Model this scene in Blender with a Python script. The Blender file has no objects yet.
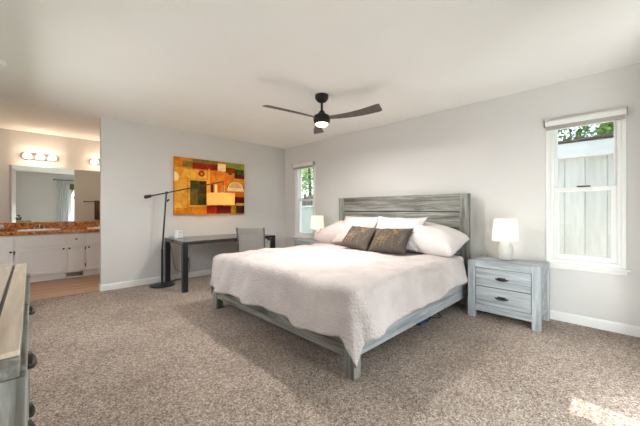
import bpy, bmesh, math, random
from mathutils import Vector, Matrix, noise
random.seed(7)
R = math.radians
PI = math.pi
scene = bpy.context.scene
C = scene.collection

# ------------------------------------------------------------------ camera
F_PX, CAM_Z = 298.3, 1.128
cd = bpy.data.cameras.new('camera')
cam = bpy.data.objects.new('camera', cd); C.objects.link(cam)
cd.sensor_width = 36.0
cd.lens = F_PX / 640.0 * 36.0
cd.shift_y = -2.7 / 640.0
cd.clip_start = 0.02
cam.location = (0, 0, CAM_Z)
cam.rotation_euler = (PI / 2, 0, math.atan2(309.0, 298.3) - PI / 2)
scene.camera = cam

# ------------------------------------------------------------------ world, sun, daylight at the openings, exposure
wd = bpy.data.worlds.new('world'); scene.world = wd
wd.use_nodes = True
nt = wd.node_tree
bg = nt.nodes['Background']
sky = nt.nodes.new('ShaderNodeTexSky')
sky.sky_type = 'NISHITA'; sky.sun_disc = False
sky.sun_elevation = R(62); sky.sun_rotation = R(180); sky.air_density = 1.0; sky.dust_density = 1.5
haze = nt.nodes.new('ShaderNodeMix'); haze.data_type = 'RGBA'; haze.inputs['Factor'].default_value = 0.45
bw = nt.nodes.new('ShaderNodeRGBToBW')
nt.links.new(sky.outputs[0], bw.inputs[0]); nt.links.new(sky.outputs[0], haze.inputs['A']); nt.links.new(bw.outputs[0], haze.inputs['B'])
nt.links.new(haze.outputs['Result'], bg.inputs['Color'])
bg.inputs['Strength'].default_value = 0.4

def light(name, kind, loc, rot, energy, color, size=None, size_y=None):
    d = bpy.data.lights.new(name, kind)
    d.energy = energy; d.color = color
    if kind == 'AREA':
        d.shape = 'RECTANGLE'; d.size = size; d.size_y = size_y
    elif kind == 'POINT':
        d.shadow_soft_size = size
    o = bpy.data.objects.new(name, d); C.objects.link(o)
    o.location = loc; o.rotation_euler = rot
    return o
# the noon sun: travels along +Y, steeply down
sun = light('sun', 'SUN', (2, -4, 8), (0, 0, 0), 5.0, (1.0, 0.97, 0.93))
sun.data.angle = R(0.5)
sun.rotation_euler = Vector((0.035, 0.655, -2.06)).to_track_quat('-Z', 'Y').to_euler()
# daylight coming in through the glass door behind the camera; added fill light from the left wall
light('daylight_glass_door', 'AREA', (1.72, -0.40, 0.62), (R(90), 0, 0), 105, (0.96, 0.98, 1.0), 0.74, 1.1)
light('fill_light_left', 'AREA', (-0.57, 3.45, 1.45), (R(62), 0, R(-90)), 17, (0.98, 0.985, 1.0), 1.5, 0.95)
vs = scene.view_settings
vs.view_transform = 'Standard'; vs.look = 'None'; vs.gamma = 1.0; vs.use_curve_mapping = False
vs.exposure = 0.80
scene.cycles.use_denoising = True
scene.cycles.max_bounces = 12
scene.cycles.diffuse_bounces = 10
scene.cycles.glossy_bounces = 4
scene.cycles.transparent_max_bounces = 12

# ------------------------------------------------------------------ materials
def new_mat(name):
    m = bpy.data.materials.new(name); m.use_nodes = True
    return m, m.node_tree, m.node_tree.nodes['Principled BSDF']

def ramp(nt, stops):
    r = nt.nodes.new('ShaderNodeValToRGB')
    el = r.color_ramp.elements
    while len(el) < len(stops): el.new(0.5)
    for e, (p, c) in zip(el, stops):
        e.position = p; e.color = (*c, 1)
    return r

def srgb(r, g, b):
    def f(c):
        c /= 255.0
        return c / 12.92 if c <= 0.04045 else ((c + 0.055) / 1.055) ** 2.4
    return (f(r), f(g), f(b))

def coords(nt, scale=(1, 1, 1)):
    tc = nt.nodes.new('ShaderNodeTexCoord')
    mp = nt.nodes.new('ShaderNodeMapping'); mp.inputs['Scale'].default_value = scale
    nt.links.new(tc.outputs['Object'], mp.inputs['Vector'])
    return mp.outputs['Vector']

def noise_tex(nt, vec, scale, detail=3, rough=0.5, dist=0.0):
    n = nt.nodes.new('ShaderNodeTexNoise')
    n.inputs['Scale'].default_value = scale; n.inputs['Detail'].default_value = detail
    n.inputs['Roughness'].default_value = rough; n.inputs['Distortion'].default_value = dist
    nt.links.new(vec, n.inputs['Vector'])
    return n

def bump(nt, p, height, strength, dist=0.01):
    b = nt.nodes.new('ShaderNodeBump')
    b.inputs['Strength'].default_value = strength; b.inputs['Distance'].default_value = dist
    nt.links.new(height, b.inputs['Height']); nt.links.new(b.outputs[0], p.inputs['Normal'])
    return b

def plain(name, col, rough=0.5, metal=0.0, var=0.06, scale=12, bumps=0.0, bscale=200):
    m, nt, p = new_mat(name)
    v = coords(nt)
    n = noise_tex(nt, v, scale, 3)
    a = tuple(c * (1 - var) for c in col); b = tuple(min(1, c * (1 + var)) for c in col)
    r = ramp(nt, [(0.3, a), (0.7, b)])
    nt.links.new(n.outputs[0], r.inputs[0]); nt.links.new(r.outputs[0], p.inputs['Base Color'])
    p.inputs['Roughness'].default_value = rough; p.inputs['Metallic'].default_value = metal
    if bumps:
        n2 = noise_tex(nt, v, bscale, 2); bump(nt, p, n2.outputs[0], bumps, 0.004)
    return m

def wood(name, dark, mid, pale, axis='x', scale=1.0, rough=0.6):
    m, nt, p = new_mat(name)
    s = {'x': (1.1, 16, 16), 'y': (16, 1.1, 16), 'z': (16, 16, 1.1)}[axis]
    v = coords(nt, tuple(k * scale for k in s))
    n = noise_tex(nt, v, 1.6, 7, 0.68, 0.9)
    r = ramp(nt, [(0.34, dark), (0.47, mid), (0.62, pale)])
    nt.links.new(n.outputs[0], r.inputs[0])
    v2 = coords(nt, tuple(k * scale * 0.35 for k in s))
    n2 = noise_tex(nt, v2, 2.3, 3, 0.5, 1.2)
    r2 = ramp(nt, [(0.38, tuple(c * 0.80 for c in mid)), (0.62, pale)])
    nt.links.new(n2.outputs[0], r2.inputs[0])
    mx = nt.nodes.new('ShaderNodeMix'); mx.data_type = 'RGBA'; mx.inputs['Factor'].default_value = 0.42
    nt.links.new(r.outputs[0], mx.inputs['A']); nt.links.new(r2.outputs[0], mx.inputs['B'])
    nt.links.new(mx.outputs['Result'], p.inputs['Base Color'])
    p.inputs['Roughness'].default_value = rough
    bump(nt, p, n.outputs[0], 0.25, 0.004)
    return m

def wood_set(name, dark, mid, pale, **k):
    return {a: wood(name + '_' + a, dark, mid, pale, a, **k) for a in 'xyz'}

M = {}
M['wall'] = plain('wall_paint', srgb(211, 209, 206), 0.85, var=0.012, scale=3, bumps=0.12, bscale=90)
M['ceiling'] = plain('ceiling_paint', srgb(238, 236, 232), 0.9, var=0.01, scale=3, bumps=0.12, bscale=70)
M['trim'] = plain('white_trim_paint', srgb(230, 230, 227), 0.45, var=0.01)
M['cabinet'] = plain('cabinet_paint', srgb(234, 231, 228), 0.45, var=0.015)
M['vinyl'] = plain('white_vinyl_frame', srgb(228, 228, 225), 0.4, var=0.01)
M['chrome'] = plain('brushed_metal', srgb(190, 188, 184), 0.25, 1.0, var=0.03)
M['nickel'] = plain('dark_nickel', srgb(70, 68, 66), 0.35, 0.8)
M['bronze'] = plain('black_bronze', srgb(44, 42, 42), 0.38, 0.4)
M['black'] = plain('black_lacquer', srgb(38, 38, 42), 0.35, 0.0)
M['desktop'] = plain('black_desk_top', srgb(48, 47, 48), 0.16)
M['blade'] = wood('fan_blade_wood', srgb(66, 58, 54), srgb(82, 72, 67), srgb(100, 89, 82), 'x', 1.0, 0.42)
M['plastic_white'] = plain('white_plastic', srgb(235, 236, 236), 0.4, var=0.01)
M['rubber'] = plain('dark_rubber', srgb(30, 30, 32), 0.6)
M['cord_grey'] = plain('grey_cable', srgb(120, 124, 130), 0.5)
M['navy'] = plain('navy_fabric', srgb(40, 66, 108), 0.9, bumps=0.3)
M['leather'] = plain('grey_leather', srgb(158, 153, 147), 0.5, var=0.04, bumps=0.1)
M['towel'] = plain('brown_towel', srgb(110, 78, 62), 0.95, bumps=0.5, bscale=400)
M['curtain_'] = plain('white_curtain', srgb(228, 229, 230), 0.9, var=0.02, bumps=0.2, bscale=300)
M['sheet'] = plain('white_sheet', srgb(218, 211, 209), 0.9, var=0.02, bumps=0.2, bscale=150)
M['sham'] = plain('blush_sham', srgb(206, 190, 186), 0.9, var=0.03, bumps=0.25, bscale=220)
M['sham_white'] = plain('white_sham', srgb(208, 203, 206), 0.9, var=0.03, bumps=0.25, bscale=220)
M['mattress'] = plain('mattress_ticking', srgb(225, 225, 226), 0.9)
M['ceramic'] = plain('white_ceramic', srgb(238, 236, 230), 0.18, var=0.01)
M['lamp_base'] = plain('grey_glazed_ceramic', srgb(190, 187, 180), 0.3, var=0.06, scale=30, bumps=0.3, bscale=60)
M['leaf_in'] = plain('house_plant_leaf', srgb(52, 84, 46), 0.5)
M['soil'] = plain('soil', srgb(50, 40, 34), 0.9)
M['fence'] = wood('weathered_fence', srgb(70, 66, 62), srgb(104, 98, 92), srgb(140, 134, 126), 'z', 1.0, 0.85)
M['grass'] = plain('lawn_green', srgb(88, 108, 62), 0.95, var=0.2, scale=5, bumps=0.6, bscale=80)
M['bark'] = plain('bark', srgb(84, 68, 56), 0.9, var=0.2, bumps=0.6, bscale=40)
M['woven'] = plain('woven_shade', srgb(122, 92, 70), 0.8, var=0.15, scale=60)
M['blind'] = plain('grey_blind_fabric', srgb(172, 164, 158), 0.85, var=0.03)

# grey washed furniture: the bed and dresser are browner, the nightstands bluer
WB = wood_set('grey_washed_oak', srgb(40, 35, 29), srgb(100, 96, 88), srgb(166, 168, 162))
WN = wood_set('pale_washed_oak', srgb(112, 119, 123), srgb(149, 156, 160), srgb(188, 193, 195))
WT = wood_set('washed_top', srgb(150, 132, 112), srgb(184, 166, 144), srgb(208, 194, 174))
WV = wood('wood_vinyl', srgb(150, 112, 82), srgb(178, 138, 104), srgb(200, 162, 128), 'x', 0.7, 0.4)

def carpet():
    m, nt, p = new_mat('brown_fleck_carpet')
    v = coords(nt)
    def cells(sc):
        w = nt.nodes.new('ShaderNodeTexVoronoi'); w.inputs['Scale'].default_value = sc
        nt.links.new(v, w.inputs['Vector'])
        sp = nt.nodes.new('ShaderNodeSeparateColor'); nt.links.new(w.outputs['Color'], sp.inputs[0])
        return sp.outputs[0]
    mixf = nt.nodes.new('ShaderNodeMix'); mixf.inputs['Factor'].default_value = 0.28
    nt.links.new(cells(165), mixf.inputs['A']); nt.links.new(cells(72), mixf.inputs['B'])
    n = noise_tex(nt, v, 110, 3, 0.7)
    r = ramp(nt, [(0.06, srgb(124, 104, 90)), (0.36, srgb(166, 147, 133)), (0.62, srgb(196, 180, 167)), (0.94, srgb(234, 224, 214))])
    nt.links.new(mixf.outputs['Result'], r.inputs[0])
    n3 = noise_tex(nt, v, 1.7, 4, 0.6)
    r3 = ramp(nt, [(0.35, (0.80, 0.79, 0.78)), (0.65, (1.0, 1.0, 1.0))])
    nt.links.new(n3.outputs[0], r3.inputs[0])
    mx = nt.nodes.new('ShaderNodeMix'); mx.data_type = 'RGBA'; mx.blend_type = 'MULTIPLY'; mx.inputs['Factor'].default_value = 1
    nt.links.new(r.outputs[0], mx.inputs['A']); nt.links.new(r3.outputs[0], mx.inputs['B'])
    nt.links.new(mx.outputs['Result'], p.inputs['Base Color'])
    p.inputs['Roughness'].default_value = 1.0
    p.inputs['Specular IOR Level'].default_value = 0.1
    bump(nt, p, n.outputs[0], 0.9, 0.02)
    return m
M['carpet'] = carpet()

def quilt_mat():
    m, nt, p = new_mat('blush_quilt')
    v = coords(nt)
    n = noise_tex(nt, v, 5, 3)
    r = ramp(nt, [(0.3, srgb(192, 183, 180)), (0.7, srgb(209, 200, 197))])
    nt.links.new(n.outputs[0], r.inputs[0]); nt.links.new(r.outputs[0], p.inputs['Base Color'])
    p.inputs['Roughness'].default_value = 0.95
    w = nt.nodes.new('ShaderNodeTexVoronoi'); w.inputs['Scale'].default_value = 62
    w.feature = 'SMOOTH_F1'
    nt.links.new(v, w.inputs['Vector'])
    n2 = noise_tex(nt, v, 9, 4)
    ad = nt.nodes.new('ShaderNodeMath'); ad.operation = 'MULTIPLY_ADD'; ad.inputs[1].default_value = 1.6
    nt.links.new(n2.outputs[0], ad.inputs[0]); nt.links.new(w.outputs['Distance'], ad.inputs[2])
    bump(nt, p, ad.outputs[0], 0.7, 0.011)
    return m
M['quilt'] = quilt_mat()

def granite():
    m, nt, p = new_mat('amber_granite')
    v = coords(nt)
    n = noise_tex(nt, v, 16, 8, 0.7, 1.5)
    r = ramp(nt, [(0.34, srgb(58, 34, 22)), (0.44, srgb(150, 84, 40)), (0.55, srgb(206, 138, 74)), (0.70, srgb(232, 190, 132))])
    nt.links.new(n.outputs[0], r.inputs[0]); nt.links.new(r.outputs[0], p.inputs['Base Color'])
    p.inputs['Roughness'].default_value = 0.15
    return m
M['granite'] = granite()

def mirror_mat():
    m, nt, p = new_mat('mirror_silver')
    p.inputs['Base Color'].default_value = (0.86, 0.9, 0.88, 1); p.inputs['Metallic'].default_value = 1
    p.inputs['Roughness'].default_value = 0.01
    return m
M['mirror'] = mirror_mat()

def glass_mat():
    m, nt, p = new_mat('window_glass')
    nt.nodes.remove(p)
    out = nt.nodes['Material Output']
    t = nt.nodes.new('ShaderNodeBsdfTransparent'); g = nt.nodes.new('ShaderNodeBsdfGlossy')
    t.inputs[0].default_value = (0.97, 0.99, 0.98, 1); g.inputs['Roughness'].default_value = 0.01
    mx = nt.nodes.new('ShaderNodeMixShader'); mx.inputs[0].default_value = 0.06
    nt.links.new(t.outputs[0], mx.inputs[1]); nt.links.new(g.outputs[0], mx.inputs[2])
    nt.links.new(mx.outputs[0], out.inputs['Surface'])
    return m
M['glass'] = glass_mat()

def shade_mat(name, col):
    m, nt, p = new_mat(name)
    nt.nodes.remove(p)
    out = nt.nodes['Material Output']
    v = coords(nt)
    n = noise_tex(nt, v, 300, 2)
    r = ramp(nt, [(0.3, tuple(c * 0.95 for c in col)), (0.7, col)])
    nt.links.new(n.outputs[0], r.inputs[0])
    d = nt.nodes.new('ShaderNodeBsdfDiffuse'); t = nt.nodes.new('ShaderNodeBsdfTranslucent')
    nt.links.new(r.outputs[0], d.inputs[0]); nt.links.new(r.outputs[0], t.inputs[0])
    mx = nt.nodes.new('ShaderNodeMixShader'); mx.inputs[0].default_value = 0.5
    nt.links.new(d.outputs[0], mx.inputs[1]); nt.links.new(t.outputs[0], mx.inputs[2])
    nt.links.new(mx.outputs[0], out.inputs['Surface'])
    return m
M['curtain'] = shade_mat('sheer_curtain', srgb(232, 233, 234))
M['shade'] = shade_mat('linen_shade', srgb(252, 249, 242))
M['shade_cream'] = shade_mat('cream_shade', srgb(250, 216, 140))

def emit(name, col, strength):
    m, nt, p = new_mat(name)
    p.inputs['Emission Color'].default_value = (*col, 1); p.inputs['Emission Strength'].default_value = strength
    p.inputs['Base Color'].default_value = (0.9, 0.9, 0.9, 1)
    return m
M['bulb'] = emit('glowing_globe', (1.0, 0.80, 0.58), 9)
M['fan_glow'] = emit('fan_light_glass', (1.0, 0.86, 0.66), 3)

def siding_mat():
    m, nt, p = new_mat('white_siding')
    v = coords(nt, (1, 1, 0.15))
    n = noise_tex(nt, v, 20, 3)
    r = ramp(nt, [(0.3, srgb(206, 205, 198)), (0.7, srgb(222, 221, 214))])
    nt.links.new(n.outputs[0], r.inputs[0]); nt.links.new(r.outputs[0], p.inputs['Base Color'])
    p.inputs['Roughness'].default_value = 0.7
    return m
M['siding'] = siding_mat()

def leaf_mat(name, a, b):
    m, nt, p = new_mat(name)
    v = coords(nt)
    n = noise_tex(nt, v, 6, 4, 0.7)
    r = ramp(nt, [(0.35, a), (0.65, b)])
    nt.links.new(n.outputs[0], r.inputs[0]); nt.links.new(r.outputs[0], p.inputs['Base Color'])
    p.inputs['Roughness'].default_value = 0.6
    p.inputs['Transmission Weight'].default_value = 0.0
    return m
M['leaf'] = leaf_mat('tree_leaf', srgb(58, 96, 34), srgb(132, 170, 70))
M['leaf_pale'] = leaf_mat('pale_tree_leaf', srgb(86, 128, 60), srgb(176, 200, 120))

# ------------------------------------------------------------------ mesh helpers
def BM(): return bmesh.new()

def bx(bm, lo, hi, mat=0, rot=None):
    lo = Vector(lo); hi = Vector(hi)
    c = (lo + hi) / 2; s = hi - lo
    mtx = Matrix.Translation(c) @ (rot.to_4x4() if rot else Matrix.Identity(4)) @ Matrix.Diagonal((s.x, s.y, s.z, 1))
    r = bmesh.ops.create_cube(bm, size=1.0, matrix=mtx)
    for f in {f for v in r['verts'] for f in v.link_faces}: f.material_index = mat
    return r['verts']

def tube(bm, pts, rad, seg=10, cap=True):
    pts = [Vector(p) for p in pts]
    rads = rad if isinstance(rad, (list, tuple)) else [rad] * len(pts)
    rings = []
    up = None
    for i, p in enumerate(pts):
        a = pts[max(0, i - 1)]; b = pts[min(len(pts) - 1, i + 1)]
        t = (b - a).normalized()
        if up is None:
            up = t.orthogonal().normalized()
        else:
            up = (up - t * up.dot(t))
            up = up.normalized() if up.length > 1e-6 else t.orthogonal().normalized()
        s = t.cross(up)
        rings.append([bm.verts.new(p + (up * math.cos(2 * PI * k / seg) + s * math.sin(2 * PI * k / seg)) * rads[i]) for k in range(seg)])
    for r0, r1 in zip(rings, rings[1:]):
        for k in range(seg):
            bm.faces.new((r0[k], r0[(k + 1) % seg], r1[(k + 1) % seg], r1[k]))
    if cap:
        bm.faces.new(rings[0][::-1]); bm.faces.new(rings[-1])

def lathe(bm, prof, c=(0, 0, 0), seg=32, axis='z', close=False):
    c = Vector(c); rings = []
    for r, z in prof:
        ring = []
        for k in range(seg):
            a = 2 * PI * k / seg
            q = Vector((r * math.cos(a), r * math.sin(a), z))
            if axis == 'y': q = Vector((q.x, q.z, q.y))
            if axis == 'x': q = Vector((q.z, q.x, q.y))
            ring.append(bm.verts.new(c + q))
        rings.append(ring)
    for r0, r1 in zip(rings, rings[1:]):
        for k in range(seg):
            bm.faces.new((r0[k], r0[(k + 1) % seg], r1[(k + 1) % seg], r1[k]))
    if not close:
        bm.faces.new(rings[0][::-1]); bm.faces.new(rings[-1])
    else:
        for k in range(seg):
            bm.faces.new((rings[-1][k], rings[-1][(k + 1) % seg], rings[0][(k + 1) % seg], rings[0][k]))

def prism(bm, pts, axis, a, b, mat=0):
    """pts 2D outline extruded along axis between a and b"""
    def V(p, t):
        return {'x': (t, p[0], p[1]), 'y': (p[0], t, p[1]), 'z': (p[0], p[1], t)}[axis]
    lo = [bm.verts.new(V(p, a)) for p in pts]; hi = [bm.verts.new(V(p, b)) for p in pts]
    fs = [bm.faces.new(lo[::-1]), bm.faces.new(hi)]
    n = len(pts)
    for i in range(n):
        fs.append(bm.faces.new((lo[i], lo[(i + 1) % n], hi[(i + 1) % n], hi[i])))
    for f in fs: f.material_index = mat

def obj(name, bm, mats, parent=None, bevel=0.0, smooth=None, label=None):
    bmesh.ops.recalc_face_normals(bm, faces=bm.faces[:])
    me = bpy.data.meshes.new(name); bm.to_mesh(me); bm.free()
    for m in (mats if isinstance(mats, (list, tuple)) else [mats]): me.materials.append(m)
    o = bpy.data.objects.new(name, me); C.objects.link(o)
    if parent: o.parent = parent
    if smooth is not None:
        me.polygons.foreach_set('use_smooth', [True] * len(me.polygons))
        if smooth < 179:
            me.set_sharp_from_angle(angle=R(smooth))
    if bevel:
        b = o.modifiers.new('edge', 'BEVEL'); b.width = bevel; b.segments = 2; b.limit_method = 'ANGLE'
    if label: o['label'] = label
    return o

def thing(name, label, cat, loc=(0, 0, 0), rotz=0.0, group=None, kind=None):
    o = bpy.data.objects.new(name, None); C.objects.link(o)
    o.empty_display_size = 0.1
    o.location = loc; o.rotation_euler = (0, 0, rotz)
    tag(o, label, cat, group, kind)
    return o

def tag(o, label, cat, group=None, kind=None):
    o['label'] = label; o['category'] = cat
    if group: o['group'] = group
    if kind: o['kind'] = kind
    return o

def struct(name, bm, mats, label, cat, parent=None, bevel=0.0):
    o = obj(name, bm, mats, parent, bevel)
    return tag(o, label, cat, kind='structure')

def dup(root, loc, rotz=None, label=None):
    r = root.copy(); C.objects.link(r); r.location = loc
    if rotz is not None: r.rotation_euler = (0, 0, rotz)
    if label: r['label'] = label
    for ch in list(root.children):
        c = ch.copy(); C.objects.link(c); c.parent = r
        for g in ch.children:
            d = g.copy(); C.objects.link(d); d.parent = c
    return r

# ------------------------------------------------------------------ room shell
WX, WY, H = 3.89, 5.11, 2.44
XL, YF, YB = -0.50, -0.30, 6.98
BXL, BXR = -1.00, 2.20
T = 0.12

def wall_with_holes(bm, axis, c0, c1, a0, a1, z0, z1, holes):
    """axis 'x': wall across X (thickness c0..c1 in Y); axis 'y': wall along Y (thickness in X)"""
    us = sorted({a0, a1, *[h[0] for h in holes], *[h[1] for h in holes]})
    zs = sorted({z0, z1, *[h[2] for h in holes], *[h[3] for h in holes]})
    nu, nz = len(us) - 1, len(zs) - 1
    def solid(i, j):
        if i < 0 or j < 0 or i >= nu or j >= nz: return False
        u = (us[i] + us[i + 1]) / 2; z = (zs[j] + zs[j + 1]) / 2
        return not any(h[0] < u < h[1] and h[2] < z < h[3] for h in holes)
    vc = {}
    def V(i, j, k):
        if (i, j, k) not in vc:
            c = (c0, c1)[k]
            vc[i, j, k] = bm.verts.new((us[i], c, zs[j]) if axis == 'x' else (c, us[i], zs[j]))
        return vc[i, j, k]
    for i in range(nu):
        for j in range(nz):
            if not solid(i, j): continue
            for k in (0, 1):
                bm.faces.new((V(i, j, k), V(i + 1, j, k), V(i + 1, j + 1, k), V(i, j + 1, k)))
            for (di, dj, e) in ((-1, 0, ((i, j), (i, j + 1))), (1, 0, ((i + 1, j), (i + 1, j + 1))), (0, -1, ((i, j), (i + 1, j))), (0, 1, ((i, j + 1), (i + 1, j + 1)))):
                if not solid(i + di, j + dj):
                    (p, q) = e
                    bm.faces.new((V(*p, 0), V(*q, 0), V(*q, 1), V(*p, 1)))

W1 = (0.045, 0.575, 0.60, 2.03)       # window_1 hole (Y0, Y1, z0, z1)
W2 = (4.185, 4.725, 0.60, 2.03)
W3 = (2.70, 4.20, 0.95, 1.95)           # unseen window added in the left wall for fill light
D2 = (1.00, 2.335, 0.03, 2.06)        # glass door hole in the front wall
bm = BM(); bx(bm, (XL - .2, YF - .2, -0.06), (WX + .2, 5.14, 0)); struct('floor', bm, M['carpet'], 'brown flecked wall to wall carpet of the bedroom', 'floor')
bm = BM(); bx(bm, (BXL - .1, 5.14, -0.06), (BXR + .1, YB + .1, -0.004)); struct('floor_bathroom', bm, WV, 'brown wood plank floor in front of the white vanity', 'floor')
bm = BM(); bx(bm, (-1.12, YF - .15, H), (WX + .15, YB + .15, H + .1)); struct('ceiling', bm, M['ceiling'], 'flat white ceiling over bedroom and vanity alcove', 'ceiling')
bm = BM(); wall_with_holes(bm, 'y', WX, WX + .15, YF - .12, YB + .12, 0, H, [W1, W2]); struct('wall_right', bm, M['wall'], 'light grey wall behind the headboard with two windows', 'wall')
bm = BM(); bx(bm, (0.694, WY, 0), (WX, WY + T, H)); struct('wall_back', bm, M['wall'], 'light grey wall behind the black desk with the painting', 'wall')
bm = BM(); bx(bm, (XL - T, WY, 0), (-0.30, WY + T, H)); struct('wall_stub', bm, M['wall'], 'short grey wall beside the opening to the vanity', 'wall')
bm = BM(); wall_with_holes(bm, 'y', XL - T, XL, YF - .12, WY, 0, H, [W3]); struct('wall_left', bm, M['wall'], 'light grey wall behind the dresser', 'wall')
bm = BM(); wall_with_holes(bm, 'x', YF - T, YF, XL, WX, 0, H, [D2]); struct('wall_front', bm, M['wall'], 'light grey wall with glass door seen in the mirror', 'wall')
bm = BM(); bx(bm, (BXL - T, YB, 0), (WX, YB + T, H)); struct('wall_bath_back', bm, M['wall'], 'pale wall above the vanity behind mirror and globe lights', 'wall')
bm = BM(); bx(bm, (BXL - T, WY + T, 0), (BXL, YB, H)); struct('wall_bath_left', bm, M['wall'], 'pale side wall at the far end of the vanity', 'wall')
bm = BM(); bx(bm, (BXR, WY + T, 0), (BXR + T, YB, H)); struct('wall_bath_right', bm, M['wall'], 'pale side wall closing the vanity alcove', 'wall')

def board(bm, axis, c0, c1, a0, a1):
    prof = [(c0, 0.0), (c1, 0.0), (c1, 0.075), (c0 + (c1 - c0) * .35, 0.092), (c0, 0.092)]
    prism(bm, prof, 'y' if axis == 'y' else 'x', a0, a1)
bm = BM(); board(bm, 'y', WX, WX - .014, YF, WY); struct('baseboard_right', bm, M['trim'], 'white baseboard along the headboard wall', 'baseboard')
bm = BM(); board(bm, 'x', WY, WY - .014, 0.694, WX - .015); struct('baseboard_back', bm, M['trim'], 'white baseboard under the desk and painting', 'baseboard')
bm = BM(); board(bm, 'y', 0.694, 0.681, WY - .013, WY + T); struct('baseboard_end', bm, M['trim'], 'short white baseboard on the wall end by the vanity opening', 'baseboard')
bm = BM(); board(bm, 'y', XL, XL + .014, YF, WY); struct('baseboard_left', bm, M['trim'], 'white baseboard behind the dresser', 'baseboard')
bm = BM(); board(bm, 'x', YF, YF + .014, XL + .014, D2[0]); board(bm, 'x', YF, YF + .014, D2[1], WX - .014); struct('baseboard_front', bm, M['trim'], 'white baseboard either side of the glass door', 'baseboard')
# threshold strip between carpet and plank floor
bm = BM(); bx(bm, (-0.30, 5.125, -0.003), (0.694, 5.155, 0.004)); struct('trim_1', bm, M['chrome'], 'thin metal strip between carpet and plank floor', 'trim')

# ------------------------------------------------------------------ windows
def hung_window(name, hole, label):
    y0, y1, z0, z1 = hole
    root = thing(name, label, 'window', (WX, (y0 + y1) / 2, z0), kind='structure')
    w = (y1 - y0) / 2; h = z1 - z0
    def ring(lo_x, hi_x, a0, a1, b0, b1, t, tb=None):
        b = BM(); tb = tb or t
        bx(b, (lo_x, a0, b0), (hi_x, a0 + t, b1)); bx(b, (lo_x, a1 - t, b0), (hi_x, a1, b1))
        bx(b, (lo_x, a0 + t, b0), (hi_x, a1 - t, b0 + tb)); bx(b, (lo_x, a0 + t, b1 - t), (hi_x, a1 - t, b1))
        return b
    # casing around the hole on the wall face
    obj('casing', ring(-0.016, 0.0, -w - .03, w + .03, -.005, h + .03, .034), M['trim'], root, 0.004)
    obj('frame', ring(0.0, 0.11, -w, w, 0, h, .032), M['vinyl'], root, 0.003)
    mid = h * 0.515
    obj('upper_sash', ring(0.065, 0.095, -w + .03, w - .03, mid - .02, h - .03, .026), M['vinyl'], root, 0.003)
    obj('lower_sash', ring(0.022, 0.058, -w + .03, w - .03, .03, mid + .022, .042, .05), M['vinyl'], root, 0.003)
    b = BM(); bx(b, (0.078, -w + .05, mid), (0.082, w - .05, h - .05)); obj('pane', b, M['glass'], root)
    b = BM(); bx(b, (0.038, -w + .065, .07), (0.042, w - .065, mid - .015)); obj('pane', b, M['glass'], root)
    b = BM(); bx(b, (-0.006, -.05, mid + .022), (0.03, .05, mid + .034)); obj('latch', b, M['nickel'], root, 0.003)
    # stool and apron
    b = BM(); bx(b, (-0.05, -w - .06, -.026), (0.02, w + .06, -.004)); obj('sill', b, M['trim'], root, 0.006)
    b = BM(); bx(b, (-0.016, -w - .035, -.066), (0.0, w + .035, -.026)); obj('apron', b, M['trim'], root, 0.004)
    return root
hung_window('window_1', W1, 'white double hung window right of the pale nightstand')
hung_window('window_2', W2, 'narrow white window in the corner beyond the bed')

def roller_blind(hole, label):
    y0, y1, z0, z1 = hole
    r = thing('roller_blind', label, 'blind', (WX - .017, (y0 + y1) / 2, z1 - .045), group=None)
    w = (y1 - y0) / 2 + .035
    b = BM(); prism(b, [(-.055, .006), (-.055, .05), (-.035, .07), (0, .07), (0, .006)], 'y', -w + .004, w - .004); obj('cassette', b, M['vinyl'], r, 0.003)
    b = BM(); bx(b, (-.05, -w + .012, -.02), (-.046, w - .012, .006)); bx(b, (-.056, -w + .012, -.036), (-.040, w - .012, -.02)); obj('shade_fabric', b, M['blind'], r, 0.002)
    for s in (-1, 1):
        b = BM(); bx(b, (-.056, s * w - .004, 0), (0, s * w + .004, .071)); obj('end_cap', b, M['chrome'], r)
    return r
roller_blind(W1, 'rolled up blind with white cassette above the window by the nightstand')
roller_blind(W2, 'rolled up blind above the narrow corner window')

# unseen window, added in the left wall to let fill light in
root = thing('window_3', 'unseen white window added left of the camera for fill light', 'window', (XL, (W3[0] + W3[1]) / 2, W3[2]), kind='structure')
w = (W3[1] - W3[0]) / 2; h = W3[3] - W3[2]
b = BM()
for a0, a1, c0, c1 in ((-w, -w + .05, 0, h), (w - .05, w, 0, h), (-w + .05, w - .05, 0, .05), (-w + .05, w - .05, h - .05, h), (-.03, .03, .05, h - .05)):
    bx(b, (-.10, a0, c0), (-.02, a1, c1))
obj('frame', b, M['vinyl'], root, 0.003)
for s in (-1, 1):
    b = BM(); lo, hi = sorted((s * .03, s * (w - .05))); bx(b, (-.062, lo, .05), (-.058, hi, h - .05)); obj('pane', b, M['glass'], root)
b = BM(); bx(b, (-.0, -w - .05, -.025), (.045, w + .05, -.002)); obj('sill', b, M['trim'], root, 0.004)
# glass door behind the camera
root = thing('door_2', 'white framed glass door reflected in the vanity mirror', 'door', ((D2[0] + D2[1]) / 2, YF, D2[2]), kind='structure')
w = (D2[1] - D2[0]) / 2; h = D2[3] - D2[2]
b = BM()
for a0, a1, c0, c1 in ((-w, -w + .04, 0, h), (w - .012, w, 0, h), (-w + .04, w - .012, 0, .05), (-w + .04, w - .012, h - .04, h)):
    bx(b, (a0, -.10, c0), (a1, -.02, c1))
obj('frame', b, M['vinyl'], root, 0.003)
b = BM(); bx(b, (-w + .04, -.062, .05), (w - .012, -.058, h - .04)); obj('pane', b, M['glass'], root)
b = BM(); bx(b, (-w - .02, 0.002, h - .17), (.30, .03, h + .03)); sh = obj('woven_shade', b, M['woven'], None); tag(sh, 'rolled brown woven shade above the glass door', 'shade'); sh.location = root.location

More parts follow.
